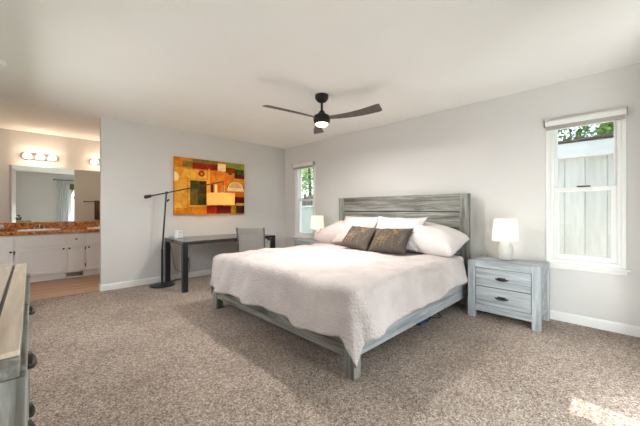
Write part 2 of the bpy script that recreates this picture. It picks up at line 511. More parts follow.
def curtain_mesh(x0, x1, y, z0, z1, folds, amp):
    b = BM(); nx, nz = folds * 10, 10
    g = [[None] * (nz + 1) for _ in range(nx + 1)]
    for i in range(nx + 1):
        for j in range(nz + 1):
            u = i / nx; v = j / nz
            a = amp * (0.7 + 0.3 * (1 - v))
            g[i][j] = b.verts.new((x0 + (x1 - x0) * u + .006 * math.sin(v * 7 + i), y + a * math.sin(u * folds * 2 * PI) + .004 * math.sin(v * 5 + u * 9), z0 + (z1 - z0) * v))
    for i in range(nx):
        for j in range(nz):
            b.faces.new((g[i][j], g[i + 1][j], g[i + 1][j + 1], g[i][j + 1]))
    return b
for (x0, x1, n, lab) in ((0.66, 0.99, 5, 'white curtain panel hanging beside the glass door, seen in the mirror'), (1.36, 2.14, 10, 'white sheer curtain drawn across the middle of the glass door')):
    o = obj('curtain', curtain_mesh(x0, x1, YF + .09, 0.03, 2.20, n, .03), M['curtain'], None, smooth=180); tag(o, lab, 'curtain', 'curtains at the glass door')
    s = o.modifiers.new('thick', 'SOLIDIFY'); s.thickness = .004
r = thing('curtain_rod', 'dark curtain rod above the glass door', 'rod', (0.5, YF + .09, 2.215))
b = BM(); tube(b, [(0.08, 0, 0), (2.1, 0, 0)], .012); obj('pole', b, M['bronze'], r, smooth=40)
for x in (0.06, 2.12):
    b = BM(); lathe(b, [(.001, -.025), (.02, -.015), (.026, 0), (.02, .015), (.001, .025)], (x, 0, 0), 14, 'x'); obj('finial', b, M['bronze'], r, smooth=60)
for x in (.14, 2.04):
    b = BM(); tube(b, [(x, 0, 0), (x, -.088, 0)], .008); obj('bracket', b, M['bronze'], r)

# open white door folded back beside the opening (only its reflection shows)
r = thing('door_1', 'white panel door standing open beside the vanity opening', 'door', (-0.315, 5.08, 0), R(-86), kind='structure')
b = BM(); bx(b, (0, -.035, .012), (.76, 0, 2.03)); obj('slab', b, M['trim'], r, 0.003)
for (a, c) in ((.15, .95), (1.08, 1.9)):
    b = BM(); bx(b, (.1, 0, a), (.66, .006, c)); obj('panel', b, M['trim'], r, 0.004)
b = BM(); lathe(b, [(.012, 0), (.012, .03), (.027, .04), (.027, .055), (.012, .065)], (.70, 0.0, .96), 16, 'y'); obj('knob', b, M['chrome'], r, smooth=40)

# ------------------------------------------------------------------ outside
bm = BM(); bx(bm, (-9, -12, -0.35), (18, 18, -0.30)); tag(obj('lawn', bm, M['grass']), 'green lawn outside the windows', 'lawn', kind='structure')
bm = BM(); bx(bm, (WX + .16, -4, -.30), (5.28, 4.6, -.27)); tag(obj('bounce_path', bm, plain('pale_bounce_concrete', srgb(214, 208, 198), .9, scale=4)), 'added unseen pale path that bounces sunlight onto the shed', 'path', kind='structure')  # added unseen ground strip, pale so sunlight bounces onto the shed siding
# neighbouring white shed beyond window_1
r = thing('shed', 'white painted shed with vertical siding right outside the window', 'shed', (5.30, 0.6, -.30))
b = BM(); bx(b, (0, -3.0, 0), (2.6, 2.0, 2.20))
obj('wall', b, M['siding'], r)
b = BM()
y = -2.96
while y < 2.0:
    bx(b, (-.012, y, 0), (0, min(y + .205, 2.0), 2.16)); y += .213
obj('siding_boards', b, M['siding'], r, 0.003)
b = BM(); prism(b, [(-.10, 2.14), (-.10, 2.33), (-.06, 2.35), (0.02, 2.35), (.02, 2.14)], 'y', -3.1, 2.1); obj('fascia', b, M['trim'], r)
b = BM(); prism(b, [(-.13, 2.352), (-.13, 2.372), (1.3, 2.62), (2.75, 2.372), (2.75, 2.352)], 'y', -3.1, 0.34); obj('roof', b, M['bark'], r)
# fence beyond window_2
r = thing('fence', 'weathered picket fence beyond the narrow corner window', 'fence', (7.4, 8.0, -.30))
for k in range(24):
    y = -2.4 + k * .2; hh = 1.98 + .05 * ((k * 7) % 3 - 1)
    b = BM(); prism(b, [(y, 0), (y + .17, 0), (y + .17, hh - .06), (y + .12, hh), (y + .05, hh), (y, hh - .06)], 'x', 0, .025); obj('picket', b, M['fence'], r)
for z in (.4, 1.5):
    b = BM(); bx(b, (.025, -2.4, z), (.065, 2.4, z + .09)); obj('rail', b, M['fence'], r)
# pale garden wall low behind window_2
r = thing('garden_wall', 'pale low wall in front of the fence outside the corner window', 'wall', (6.3, 7.1, -.30), kind='thing')
b = BM(); bx(b, (0, -1.6, 0), (.15, 2.2, 1.52)); obj('body', b, M['siding'], r, .01)
b = BM(); bx(b, (-.03, -1.62, 1.52), (.18, 2.22, 1.57)); obj('coping', b, M['trim'], r, .006)

def tree(loc, hgt, rad, n, label, mat, seed):
    rnd = random.Random(seed)
    r = thing('tree', label, 'tree', loc, group='trees beyond the windows')
    b = BM(); tube(b, [(0, 0, 0), (.05, .03, hgt * .4), (-.03, .06, hgt * .8)], [.12, .09, .04], 10); obj('trunk', b, M['bark'], r, smooth=60)
    b = BM()
    cl = [(Vector((rnd.uniform(-1, 1) * rad, rnd.uniform(-1, 1) * rad, hgt * rnd.uniform(.35, 1.0))), rad * rnd.uniform(.3, .55)) for _ in range(22)]
    for _ in range(n):
        c, q = cl[rnd.randrange(len(cl))]
        d = Vector((rnd.gauss(0, 1), rnd.gauss(0, 1), rnd.gauss(0, 1))).normalized()
        p = c + d * q * rnd.uniform(.55, 1.05)
        a = Vector((rnd.gauss(0, 1), rnd.gauss(0, 1), rnd.gauss(0, 1))).normalized(); e = a.orthogonal().normalized()
        s = rnd.uniform(.05, .10)
        b.faces.new([b.verts.new(p + v) for v in (-a * s, e * s * .5, a * s, -e * s * .5)])
    obj('foliage', b, mat, r)
tree((10.2, 0.3, -.30), 5.6, 1.5, 9000, 'broad green tree rising behind the white shed', M['leaf'], 1)
tree((10.6, 4.6, -.30), 5.6, 1.5, 7000, 'second green tree behind the shed, half hidden by the wall', M['leaf'], 5)
tree((9.4, 10.4, -.30), 4.6, 1.7, 9000, 'sunlit green tree behind the picket fence at the corner window', M['leaf_pale'], 3)
tree((1.3, -6.0, -.30), 4.2, 1.6, 7000, 'dark green tree outside the glass door', M['leaf'], 4)

# ------------------------------------------------------------------ bed
BX, BYC, BROT = 1.515, 2.30, R(0.6)
bed = thing('bed', 'king size grey washed wood bed with tall plank headboard', 'bed', (BX, BYC, 0), BROT)
HW = 1.035
HB0, HB1 = -1.0, 1.065
hb = BM(); bx(hb, (2.235, HB0 + .04, .26), (2.262, HB1 - .04, 1.30)); hb = obj('headboard', hb, M['bronze'], bed, .003)
for z0, z1 in ((.26, .50), (.512, .70), (.712, .905), (.917, 1.105), (1.117, 1.318)):
    b = BM(); bx(b, (2.218, HB0 + .105, z0), (2.235, HB1 - .105, z1)); obj('plank', b, WB['y'], hb, .003)
for lo, hi in ((HB0, HB0 + .105), (HB1 - .105, HB1)):
    b = BM(); bx(b, (2.205, lo, 0), (2.275, hi, 1.33)); obj('post', b, WB['z'], hb, .004)
b = BM(); bx(b, (2.213, HB0 + .105, 1.318), (2.268, HB1 - .105, 1.332)); obj('cap', b, WB['y'], hb, .003)
b = BM(); bx(b, (0.012, -HW + .075, .125), (.045, HW - .075, .33)); obj('footboard', b, WB['y'], bed, .004)
for s in (-1, 1):
    b = BM(); lo, hi = sorted((s * (HW - .075), s * HW)); bx(b, (0, lo, 0), (.085, hi, .345)); obj('leg', b, WB['z'], bed, .004)
    b = BM(); lo, hi = sorted((s * (HW - .045), s * (HW - .012))); bx(b, (.085, lo, .135), (2.205, hi, .335)); obj('side_rail', b, WN['x'], bed, .004)  # paler wood than the footboard: the door's daylight put into the rail colour
    b = BM(); bx(b, (1.1, s * .4 - .03, 0), (1.16, s * .4 + .03, .135)); obj('support_leg', b, WB['z'], bed, .003)
b = BM(); bx(b, (.045, -.98, .135), (2.20, .98, .19)); obj('slat_base', b, WB['y'], bed)
mt = BM(); bx(mt, (.085, -.965, .192), (2.195, .965, .585)); mtr = obj('mattress', mt, M['mattress'], None); tag(mtr, 'white king mattress on the grey bed under the quilt', 'mattress'); mtr.location = (BX, BYC, 0); mtr.rotation_euler = (0, 0, BROT)
bv = mtr.modifiers.new('edge', 'BEVEL'); bv.width = .05; bv.segments = 3

ZT = 0.612
def quilt():
    b = BM()
    EF, ES = .385, .385
    x0c, yc = .066, .968            # rounded rectangle the quilt lies on
    Rb = .075
    ns, nt_ = 130, 150
    L = 1.86
    g = []
    for i in range(ns + 1):
        row = []
        for j in range(nt_ + 1):
            u = i / ns; v = j / nt_ * 2 - 1
            s = x0c - EF + (L + EF - x0c) * u
            head = max(0.0, min(1.0, s / L))
            esl = ES - .10 * head if v < 0 else ES
            tt = v * (yc + esl)
            cx = max(s, x0c); cy = max(-yc, min(yc, tt))
            ex = x0c - s if s < x0c else 0.0
            ey = abs(tt) - yc if abs(tt) > yc else 0.0
            d = math.hypot(ex, ey)
            n1 = noise.noise(Vector((s * 2.2, tt * 2.2, 0.3)))
            n2 = noise.noise(Vector((s * 6.5, tt * 5.0, 2.7)))
            n3 = noise.noise(Vector((s * 14, tt * 14, 5.1)))
            z = ZT + .016 * n1 + .015 * n2 + .003 * n3
            px, py = cx, cy
            if d > 1e-9:
                dirx = -ex / d; diry = (ey / d) * (1 if tt > 0 else -1)
                q = Rb * PI / 2
                corner = min(ex, ey) / d
                if d < q:
                    a = d / Rb; out = Rb * math.sin(a); drop = Rb * (1 - math.cos(a))
                else:
                    out = Rb + .10 * (d - q) + corner * .10 * (d - q); drop = Rb + (d - q) * .985
                along = tt if ex > ey else s
                k = min(1, d / .4)
                fl = .55 if (tt > 0 and ey > ex) else 1.0
                fold = .046 * k * math.sin(along * 7.0 + 2.5 * noise.noise(Vector((along * 1.3, 1.0, 0)))) + .014 * k * math.sin(along * 19 + 3 * noise.noise(Vector((along * 2, 4, 0))))
                if tt < 0 and ey > ex: fold *= 1 - .85 * head
                if ex > ey and tt > .25:
                    fold += .07 * k * math.exp(-((tt - .62 - .5 * (d - .2)) / .12) ** 2)
                out += .028 * k + max(fold, -.038 * k) * (1 - corner) + .01 * k
                out += .018 * k
                if tt > 0:
                    m_ = min(1, max(0, (tt - yc + .25) / .25)); out = min(out, Rb) + max(0, out - Rb) * (1 - .75 * m_)
                px += dirx * out; py += diry * out
                z -= drop * (1 - .10 * corner)
                z += .012 * k * math.sin(along * 5.0 + 1.0)
            row.append(b.verts.new((px, py, z)))
        g.append(row)
    for i in range(ns):
        for j in range(nt_):
            b.faces.new((g[i][j], g[i + 1][j], g[i + 1][j + 1], g[i][j + 1]))
    return b
q = obj('quilt', quilt(), M['quilt'], None, smooth=180)
q.location = (BX, BYC, 0); q.rotation_euler = (0, 0, BROT)
so = q.modifiers.new('thick', 'SOLIDIFY'); so.thickness = .012; so.offset = 1
tag(q, 'blush white textured quilt draped over the bed to the rails', 'quilt')

def pillow_mesh(w, h, t, pinch=.06, flange=0.0, seed=0, n=26, soft=.55):
    """pillow in the local YZ plane, thickness along X, bottom edge at z=0"""
    b = BM()
    front, back = {}, {}
    for side, store in ((1, front), (-1, back)):
        for i in range(n + 1):
            for j in range(n + 1):
                u = i / n * 2 - 1; v = j / n * 2 - 1
                if side == -1 and (i in (0, n) or j in (0, n)):
                    store[i, j] = front[i, j]; continue
                fu = 1 + flange; uu, vv = u * fu, v * fu
                k = max(0.0, 1 - min(1, abs(uu)) ** 2.4) ** soft * max(0.0, 1 - min(1, abs(vv)) ** 2.4) ** soft
                y = u * w / 2 * (1 - pinch * (1 - abs(u)) * 0 - pinch * (1 - v * v) * abs(u) ** 2)
                z = v * h / 2 * (1 - pinch * (1 - u * u) * abs(v) ** 2)
                nn = noise.noise(Vector((u * 2.2 + seed, v * 2.2, side * 3.0 + seed)))
                x = side * t / 2 * k * (1 + .22 * nn) + .012 * nn * (1 - k)
                store[i, j] = b.verts.new((x, y, z + h / 2))
    for store, flip in ((front, False), (back, True)):
        for i in range(n):
            for j in range(n):
                f = (store[i, j], store[i + 1, j], store[i + 1, j + 1], store[i, j + 1])
                b.faces.new(f[::-1] if flip else f)
    return b

def place_pillow(name, label, cat, mat, w, h, t, x, y, z, tilt, rz=0, roll=0, lean=0, group=None, **k):
    o = obj(name, pillow_mesh(w, h, t, **k), mat, None, smooth=180)
    o.rotation_mode = 'QUATERNION'
    m = Matrix.Rotation(R(lean), 4, 'X') @ Matrix.Rotation(R(rz), 4, 'Z') @ Matrix.Rotation(R(tilt), 4, 'Y') @ Matrix.Rotation(R(roll), 4, 'X')
    o.rotation_quaternion = m.to_quaternion()
    o.location = (x, y, z)
    return tag(o, label, cat, group)
place_pillow('pillow', 'plump white sleeping pillow at the headboard by the pale nightstand', 'pillow', M['sheet'], 1.04, .56, .33, 3.15, 1.80, .75, 78, 4, lean=9, pinch=.03, soft=.36, group='sleeping pillows at the headboard', seed=1)
place_pillow('pillow', 'blush sleeping pillow at the headboard on the window corner side', 'pillow', M['sham'], 1.0, .56, .33, 3.15, 2.93, .75, 78, 0, lean=-9, pinch=.03, soft=.36, group='sleeping pillows at the headboard', seed=2)
place_pillow('sham_pillow', 'white sham propped behind the dark pillow nearest the nightstand', 'pillow', M['sham_white'], .70, .50, .17, 3.10, 2.00, .66, 38, 4, 0, pinch=.13, group='pale shams', seed=3, flange=.08)
place_pillow('sham_pillow', 'blush sham propped behind the dark pillow nearest the desk', 'pillow', M['sham'], .70, .50, .17, 3.10, 2.66, .66, 38, -3, 0, pinch=.13, group='pale shams', seed=4, flange=.08)

def dark_pillow_mat():
    return plain('charcoal_taupe_linen', srgb(84, 74, 65), 0.95, var=.08, scale=60, bumps=.4, bscale=400)
M['dark_pillow'] = dark_pillow_mat()
M['gold'] = plain('gold_embroidery', srgb(158, 130, 92), .7, var=.08)
M['silver'] = plain('grey_embroidery', srgb(122, 113, 104), .7, var=.08)
def sprig(pil, mat, w, h, t, stems, seed):
    rnd = random.Random(seed); b = BM()
    def P(u, v, lift=.004):
        k = max(0.0, 1 - abs(u) ** 2.4) ** .55 * max(0.0, 1 - abs(v) ** 2.4) ** .55
        nn = noise.noise(Vector((u * 2.2 + pil['seed'], v * 2.2, -3.0 + pil['seed'])))
        return Vector((-(t / 2 * k * (1 + .22 * nn) + .012 * 0 + lift), u * w / 2, v * h / 2 + h / 2))
    for (u0, v0, u1, v1, nl) in stems:
        pts = [P(u0 + (u1 - u0) * i / 6, v0 + (v1 - v0) * i / 6 + .05 * math.sin(i)) for i in range(7)]
        tube(b, pts, .0032, 5)
        for i in range(nl):
            f = (i + 1) / nl; cu = u0 + (u1 - u0) * f; cv = v0 + (v1 - v0) * f
            for s in (-1, 1):
                a = math.atan2(v1 - v0, u1 - u0) + s * R(50)
                L = .13
                e = [P(cu + L * q * math.cos(a), cv + L * 1.3 * q * math.sin(a)) for q in (0, .5, 1)]
                tube(b, e, [.0018, .0036, .0012], 5)
    obj('embroidery', b, mat, pil, label='gold sprig embroidery' if mat is M['gold'] else 'grey sprig embroidery')
DW, DH, DT = .49, .36, .15
for i, (x, y, lab, rz) in enumerate(((2.93, 2.45, 'dark taupe pillow with gold sprigs, the one nearer the desk', -4), (2.92, 1.94, 'dark taupe pillow with gold sprigs, the one nearer the pale nightstand', 4))):
    p = place_pillow('throw_pillow', lab, 'pillow', M['dark_pillow'], DW, DH, DT, x, y, .642, 42, rz, roll=(2, -3)[i], group='dark sprig pillows', seed=6 + i, pinch=.09)
    p['seed'] = 6 + i
    sprig(p, M['gold'], DW, DH, DT, [(.55, -.7, .35, .15, 4), (.3, -.7, .2, .1, 4), (.1, -.6, -.05, .2, 3), (-.2, .1, -.55, .65, 4), (-.5, .1, -.15, .7, 4), (.62, -.2, .3, -.1, 3)], 1)
    sprig(p, M['silver'], DW, DH, DT, [(.1, -.8, .25, .75, 5), (-.35, -.8, -.3, .05, 4), (-.6, -.6, -.75, .1, 4), (.7, .1, .6, .6, 3)], 2)

# things on the floor under the bed
r = thing('storage_bag', 'dark blue fabric bag on the carpet under the bed', 'bag', (2.82, 1.52, 0), R(10))
b = BM(); bx(b, (-.14, -.11, 0), (.14, .11, .10)); obj('body', b, M['navy'], r, .03)
b = BM(); tube(b, [(-.06, -.112, .06), (-.04, -.13, .03), (.04, -.13, .03), (.06, -.112, .06)], .008, 6); obj('handle', b, M['navy'], r)

# ------------------------------------------------------------------ nightstands
def cup_handle(hbm, x, y, z, sgn):
    k = sgn
    tube(hbm, [(x, y - .055, z), (x + k * .012, y - .045, z - .004), (x + k * .02, y - .02, z - .008), (x + k * .02, y + .02, z - .008), (x + k * .012, y + .045, z - .004), (x, y + .055, z)], [.006, .007, .008, .008, .007, .006], 8)
    lo, hi = sorted((x, x + k * .016)); prism(hbm, [(y - .05, z - .002), (y + .05, z - .002), (y + .03, z + .017), (y - .03, z + .017)], 'x', lo, hi)

def nightstand(loc, label):
    r = thing('nightstand', label, 'nightstand', loc, 0, 'matching nightstands')
    W, D, Hn = .32, .46, .60      # half width, depth, height; local: front at x=0, Y centred
    for sx in (0, 1):
        for s in (-1, 1):
            b = BM(); lo, hi = sorted((s * (W - .07), s * W)); x0 = 0 if sx == 0 else D - .055
            bx(b, (x0, lo, 0), (x0 + .055, hi, Hn)); obj('leg', b, WN['z'], r, .004)
    b = BM(); bx(b, (.008, -W + .07, Hn - .07), (D - .055, W - .07, Hn - .004))
    bx(b, (.055, -W, Hn - .07), (D - .055, -W + .07, Hn - .004)); bx(b, (.055, W - .07, Hn - .07), (D - .055, W, Hn - .004)); obj('top', b, WN['y'], r, .003)
    b = BM()
    bx(b, (.03, -W + .012, .11), (D - .01, -W + .045, Hn - .07)); bx(b, (.03, W - .045, .11), (D - .01, W - .012, Hn - .07))
    bx(b, (D - .05, -W + .045, .11), (D - .03, W - .045, Hn - .07)); bx(b, (.03, -W + .045, .11), (D - .05, W - .045, .13)); obj('body', b, WN['y'], r)
    b = BM(); bx(b, (.008, -W + .07, .075), (.04, W - .07, .145)); obj('bottom_rail', b, WN['y'], r, .003)
    b = BM(); bx(b, (.022, -W + .07, .145), (.03, W - .07, Hn - .07)); obj('recess', b, M['nickel'], r)
    for z0, z1 in ((.150, .333), (.341, .525)):
        b = BM(); bx(b, (.006, -W + .076, z0), (.028, W - .076, z1)); dr = obj('drawer', b, WN['y'], r, .003)
        hbm = BM(); cup_handle(hbm, .006, 0, (z0 + z1) / 2, -1.0)
        obj('handle', hbm, M['nickel'], dr, smooth=50)
    return r
ns = nightstand((3.375, .885, 0), 'pale washed nightstand with two drawers between bed and window')
dup(ns, (3.375, 3.84, 0), label='pale washed nightstand half hidden behind the bed near the corner')

def table_lamp(loc, label, power):
    r = thing('table_lamp', label, 'lamp', loc, 0, 'matching table lamps')
    b = BM(); lathe(b, [(.05, 0), (.058, .006), (.062, .02), (.072, .06), (.076, .10), (.072, .14), (.058, .175), (.038, .19), (.022, .195)], seg=28); obj('base', b, M['lamp_base'], r, smooth=50)
    b = BM(); tube(b, [(0, 0, .19), (0, 0, .26)], .011); obj('socket', b, M['chrome'], r, smooth=50)
    b = BM(); lathe(b, [(.126, .205), (.108, .435), (.106, .435), (.124, .205)], seg=36, close=True); obj('lamp_shade', b, M['shade'], r, smooth=50)
    b = BM(); lathe(b, [(.008, .255), (.02, .265), (.03, .295), (.026, .325), (.008, .34)], seg=14); obj('bulb', b, emitb, r, smooth=60)
    for a in range(3):
        b = BM(); tube(b, [(.012 * math.cos(a * 2.1), .012 * math.sin(a * 2.1), .253), (.118 * math.cos(a * 2.1), .118 * math.sin(a * 2.1), .253)], .002, 5); obj('spider', b, M['chrome'], r)
    return r
emitb = emit('lamp_bulb', (1.0, .95, .86), 11.5)
tl = table_lamp((3.62, .915, .601), 'lit white shade lamp on the nightstand by the window', 6)
dup(tl, (3.60, 3.80, .601), label='lit white shade lamp at the corner behind the bed')

# ------------------------------------------------------------------ desk, chair, lamp, painting
r = thing('desk', 'black parsons desk under the colourful painting', 'desk', (1.48, 4.22, 0))
DX, DY, DZ = 1.53, .80, .70
b = BM(); bx(b, (0, 0, DZ - .05), (DX, DY, DZ)); obj('desktop', b, M['desktop'], r, .003)
for x in (0, DX - .07):
    for y in (0, DY - .07):
        b = BM(); bx(b, (x, y, 0), (x + .07, y + .07, DZ - .05)); obj('leg', b, M['black'], r, .003)

r = thing('router', 'small white router box on the far left end of the black desk', 'router', (1.62, 4.80, .70), R(20))
b = BM(); prism(b, [(-.055, 0), (.055, 0), (.042, .125), (-.042, .125)], 'y', -.035, .035); obj('body', b, M['plastic_white'], r, .008)
b = BM(); bx(b, (-.012, -.039, .09), (.012, -.035, .10)); obj('indicator', b, M['cord_grey'], r)
b = BM(); bx(b, (-.05, -.037, -.0), (.05, .037, .006)); obj('foot', b, M['cord_grey'], r)

OX, OZ = 1.86, .34
def cord(name, label, pts, rad, mat, parent=None):
    cu = []
    P = [Vector(p) for p in pts]
    for i in range(len(P) - 1):
        p0 = P[max(0, i - 1)]; p1 = P[i]; p2 = P[i + 1]; p3 = P[min(len(P) - 1, i + 2)]
        for k in range(8):
            t = k / 8
            cu.append(.5 * ((2 * p1) + (p2 - p0) * t + (2 * p0 - 5 * p1 + 4 * p2 - p3) * t * t + (3 * p1 - p0 - 3 * p2 + p3) * t ** 3))
    cu.append(P[-1])
    b = BM(); tube(b, cu, rad, 6)
    o = obj(name, b, mat, parent, smooth=60)
    if parent: o.matrix_parent_inverse = Matrix.LocRotScale(parent.location, parent.rotation_euler, None).inverted(); return o
    return tag(o, label, 'cable')
cord('extension_cable', 'thin dark cable lying on the carpet under the bed', [(2.95, 1.55, .006), (3.05, 1.38, .006), (3.2, 1.45, .006), (3.3, 1.62, .006), (3.5, 1.60, .006), (3.8, 1.52, .006)], .006, M['rubber'])

cord('power_cord', '', [(1.60, 4.84, .71), (1.58, 4.95, .716), (1.56, 5.06, .690), (1.60, 5.075, .5), (1.66, 5.075, .2), (1.75, 5.07, .14), (1.83, 5.06, .22), (OX, 5.082, OZ + .025)], .005, M['cord_grey'], r)
r = thing('wall_outlet', 'white wall outlet with plugs below the desk', 'outlet', (OX, WY, OZ))
b = BM(); bx(b, (-.04, -.007, -.06), (.04, 0, .06)); obj('cover_plate', b, M['plastic_white'], r, .003)
for z, m in ((.025, 'plastic_white'), (-.025, 'rubber')):
    b = BM(); bx(b, (-.018, -.03, z - .016), (.018, -.007, z + .016)); obj('plug', b, M[m], r, .004)

# ribbed office chair, its back towards the camera
r = thing('office_chair', 'grey ribbed office chair pushed up to the black desk', 'chair', (2.62, 4.27, 0), R(-42))
# local +Y faces the desk
b = BM()
sec = []
for i in range(25):
    f = i / 24; z = .42 + f * .43
    y = -.20 - .10 * f * f - .012 * math.sin(f * PI)
    sec.append((y + (.004 if i % 2 else 0), z))
outl = sec + [(y + .022, z) for (y, z) in reversed([( -.20 - .10 * (i / 24) ** 2 - .012 * math.sin(i / 24 * PI), .42 + i / 24 * .43) for i in range(25)])]
prism(b, outl, 'x', -.195, .195); obj('backrest', b, M['leather'], r)
b = BM()
st = [(-.20 + i * .45 / 24, .455 + (.004 if i % 2 else 0) + .02 * (i / 24 - .5) ** 2) for i in range(25)]
prism(b, st + [(.25, .425), (-.20, .425)], 'x', -.21, .21); obj('seat', b, M['leather'], r)
for s in (-1, 1):
    b = BM(); tube(b, [(s * .206, .26, .44), (s * .206, 0, .43), (s * .206, -.18, .43), (s * .206, -.215, .50), (s * .206, -.25, .68), (s * .206, -.31, .862)], .011, 8); obj('side_frame', b, M['chrome'], r, smooth=50)
    b = BM(); tube(b, [(s * .24, .12, .44), (s * .255, .14, .62), (s * .255, .10, .645), (s * .255, -.16, .645), (s * .24, -.235, .62)], .012, 8); ar = obj('armrest', b, M['chrome'], r, smooth=50)
    b = BM(); bx(b, (s * .255 - .022, -.14, .652), (s * .255 + .022, .11, .672)); obj('arm_pad', b, M['rubber'], ar, .006)
b = BM(); tube(b, [(0, 0, .12), (0, 0, .425)], .024, 14); obj('post', b, M['chrome'], r, smooth=50)
for k in range(5):
    a = k * 2 * PI / 5 + .3
    b = BM(); tube(b, [(.02 * math.cos(a), .02 * math.sin(a), .115), (.28 * math.cos(a), .28 * math.sin(a), .075)], [.022, .013], 8); lg = obj('leg', b, M['chrome'], r, smooth=50)
    b = BM(); lathe(b, [(.012, -.018), (.028, -.016), (.03, 0), (.028, .016), (.012, .018)], (.28 * math.cos(a), .28 * math.sin(a), .030), 14, 'x'); tube(b, [(.28 * math.cos(a), .28 * math.sin(a), .03), (.28 * math.cos(a), .28 * math.sin(a), .078)], .008, 6); obj('caster', b, M['rubber'], lg, smooth=40)

# long arm floor lamp
LX, LY = 1.405, 4.86
r = thing('floor_lamp', 'black long arm floor lamp with cream drum shade before the painting', 'lamp', (LX, LY, 0))
b = BM(); lathe(b, [(.165, 0), (.17, .006), (.17, .018), (.15, .026), (.03, .034)], seg=40); obj('base', b, M['black'], r, smooth=40)
b = BM(); tube(b, [(0, 0, .03), (0, 0, .55)], .017, 12); tube(b, [(0, 0, .55), (.055, -.01, 1.41)], .0125, 12); obj('pole', b, M['black'], r, smooth=40)
pv = Vector((.054, -.01, 1.392)); ax = Vector((.90, -.16, .232)).normalized()
b = BM(); tube(b, [pv - ax * .22, pv + ax * .88], .010, 10); obj('arm', b, M['black'], r, smooth=40)
b = BM(); tube(b, [pv - ax * .30, pv - ax * .29, pv - ax * .21, pv - ax * .20], [.012, .026, .022, .010], 14); obj('counterweight', b, M['black'], r, smooth=40)
b = BM(); tube(b, [pv + Vector((0, -.03, 0)), pv + Vector((0, .03, 0))], .02, 12); obj('pivot_knob', b, M['black'], r, smooth=40)
b = BM(); tube(b, [pv + Vector((.0, -.02, -.13)), pv + Vector((.03, -.02, -.10))], .014, 10); obj('height_clamp', b, M['black'], r, smooth=40)
tip = pv + ax * .875
b = BM(); tube(b, [tip, tip + Vector((0, 0, -.18))], .007, 8); obj('shade_stem', b, M['black'], r, smooth=40)
sc = tip + Vector((-.04, 0, -.293)) 
b = BM(); lathe(b, [(.222, -.095), (.222, .095), (.218, .095), (.218, -.095)], sc, 40, close=True); shd = obj('lamp_shade', b, M['shade_cream'], r, smooth=50)
b = BM(); lathe(b, [(.01, -.05), (.025, -.03), (.03, 0), (.02, .03), (.01, .05)], sc, 14); obj('bulb', b, emit('floor_lamp_bulb', (1.0, .78, .44), 44), r, smooth=60)
b = BM(); 
for a in range(3): tube(b, [tip + Vector((0, 0, -.177)), sc + Vector((.222 * math.cos(a * 2.1), .222 * math.sin(a * 2.1), .10))], .0025, 5)
obj('spider', b, M['black'], r)

cord('power_cord', '', [(LX + .13, 4.95, .014), (1.66, 5.07, .012), (1.80, 5.075, .03), (1.88, 5.06, .16), (OX, 5.082, OZ - .025)], .005, M['rubber'], r)
# painting: abstract colour fields on a stretched canvas
def paint(name, a, b_):
    m, nt, p = new_mat(name)
    v = coords(nt)
    n = noise_tex(nt, v, 9, 6, .7, .8); rr = ramp(nt, [(.34, a), (.66, b_)])
    nt.links.new(n.outputs[0], rr.inputs[0]); nt.links.new(rr.outputs[0], p.inputs['Base Color'])
    p.inputs['Roughness'].default_value = .8; p.inputs['Specular IOR Level'].default_value = .15
    bump(nt, p, n.outputs[0], .3, .003)
    return m
PC = {'ochre': (srgb(190, 98, 16), srgb(230, 150, 40)), 'gold': (srgb(216, 136, 30), srgb(242, 190, 84)), 'cream': (srgb(240, 208, 130), srgb(252, 236, 190)),
      'red': (srgb(110, 22, 16), srgb(176, 50, 26)), 'maroon': (srgb(62, 20, 20), srgb(112, 34, 28)), 'green': (srgb(34, 44, 16), srgb(92, 92, 34)), 'lime': (srgb(110, 130, 40), srgb(170, 170, 70)),
      'olive': (srgb(96, 84, 34), srgb(150, 122, 56)), 'orange': (srgb(206, 84, 24), srgb(232, 128, 44)), 'umber': (srgb(50, 26, 20), srgb(84, 48, 30)), 'sand': (srgb(214, 160, 90), srgb(240, 206, 150))}
pk = list(PC); pm = [paint('paint_' + k, *PC[k]) for k in pk]
X0, X1, Z0, Z1 = 1.642, 2.900, 1.055, 1.998
r = thing('painting', 'large abstract painting in orange, red, green and gold above the desk', 'painting', ((X0 + X1) / 2, WY, Z0))
PW, PH = X1 - X0, Z1 - Z0
b = BM(); bx(b, (-PW / 2, -.038, 0), (PW / 2, -.002, PH), pk.index('ochre')); lay = [0]
def patch(pts, col):
    lay[0] += 1
    y = -.038 - .00025 * lay[0]
    prism(b, [((u - .5) * PW, v * PH) for u, v in pts], 'y', y, -.037, pk.index(col))
def rc(u0, v0, u1, v1, col): patch([(u0, v0), (u1, v0), (u1, v1), (u0, v1)], col)
def disc(u, v, ru, col, a0=0, a1=360, n=28, asp=PW / PH):
    pts = [(u + ru * math.cos(R(a0 + (a1 - a0) * i / n)), v + ru * asp * math.sin(R(a0 + (a1 - a0) * i / n))) for i in range(n + (0 if a1 - a0 == 360 else 1))]
    patch(pts, col)
rc(.004, .86, .20, .996, 'ochre'); rc(.10, .84, .24, .94, 'olive'); rc(.23, .86, .60, .996, 'olive'); rc(.23, .82, .58, .93, 'red')
rc(.70, .88, .996, .996, 'lime'); rc(.68, .80, .84, .90, 'red'); rc(.84, .78, .996, .88, 'green'); rc(.58, .82, .70, .96, 'cream')
rc(.004, .02, .16, .82, 'gold'); disc(.0, .66, .06, 'cream', -90, 90); rc(.15, .64, .42, .80, 'gold'); rc(.46, .56, .72, .78, 'orange'); rc(.5, .62, .68, .74, 'ochre')
rc(.44, .05, .47, .84, 'gold'); rc(.17, .14, .44, .63, 'gold'); rc(.20, .17, .42, .61, 'green'); rc(.21, .18, .30, .46, 'olive'); rc(.33, .38, .415, .60, 'umber')
disc(.35, .74, .042, 'red'); disc(.35, .74, .018, 'ochre')
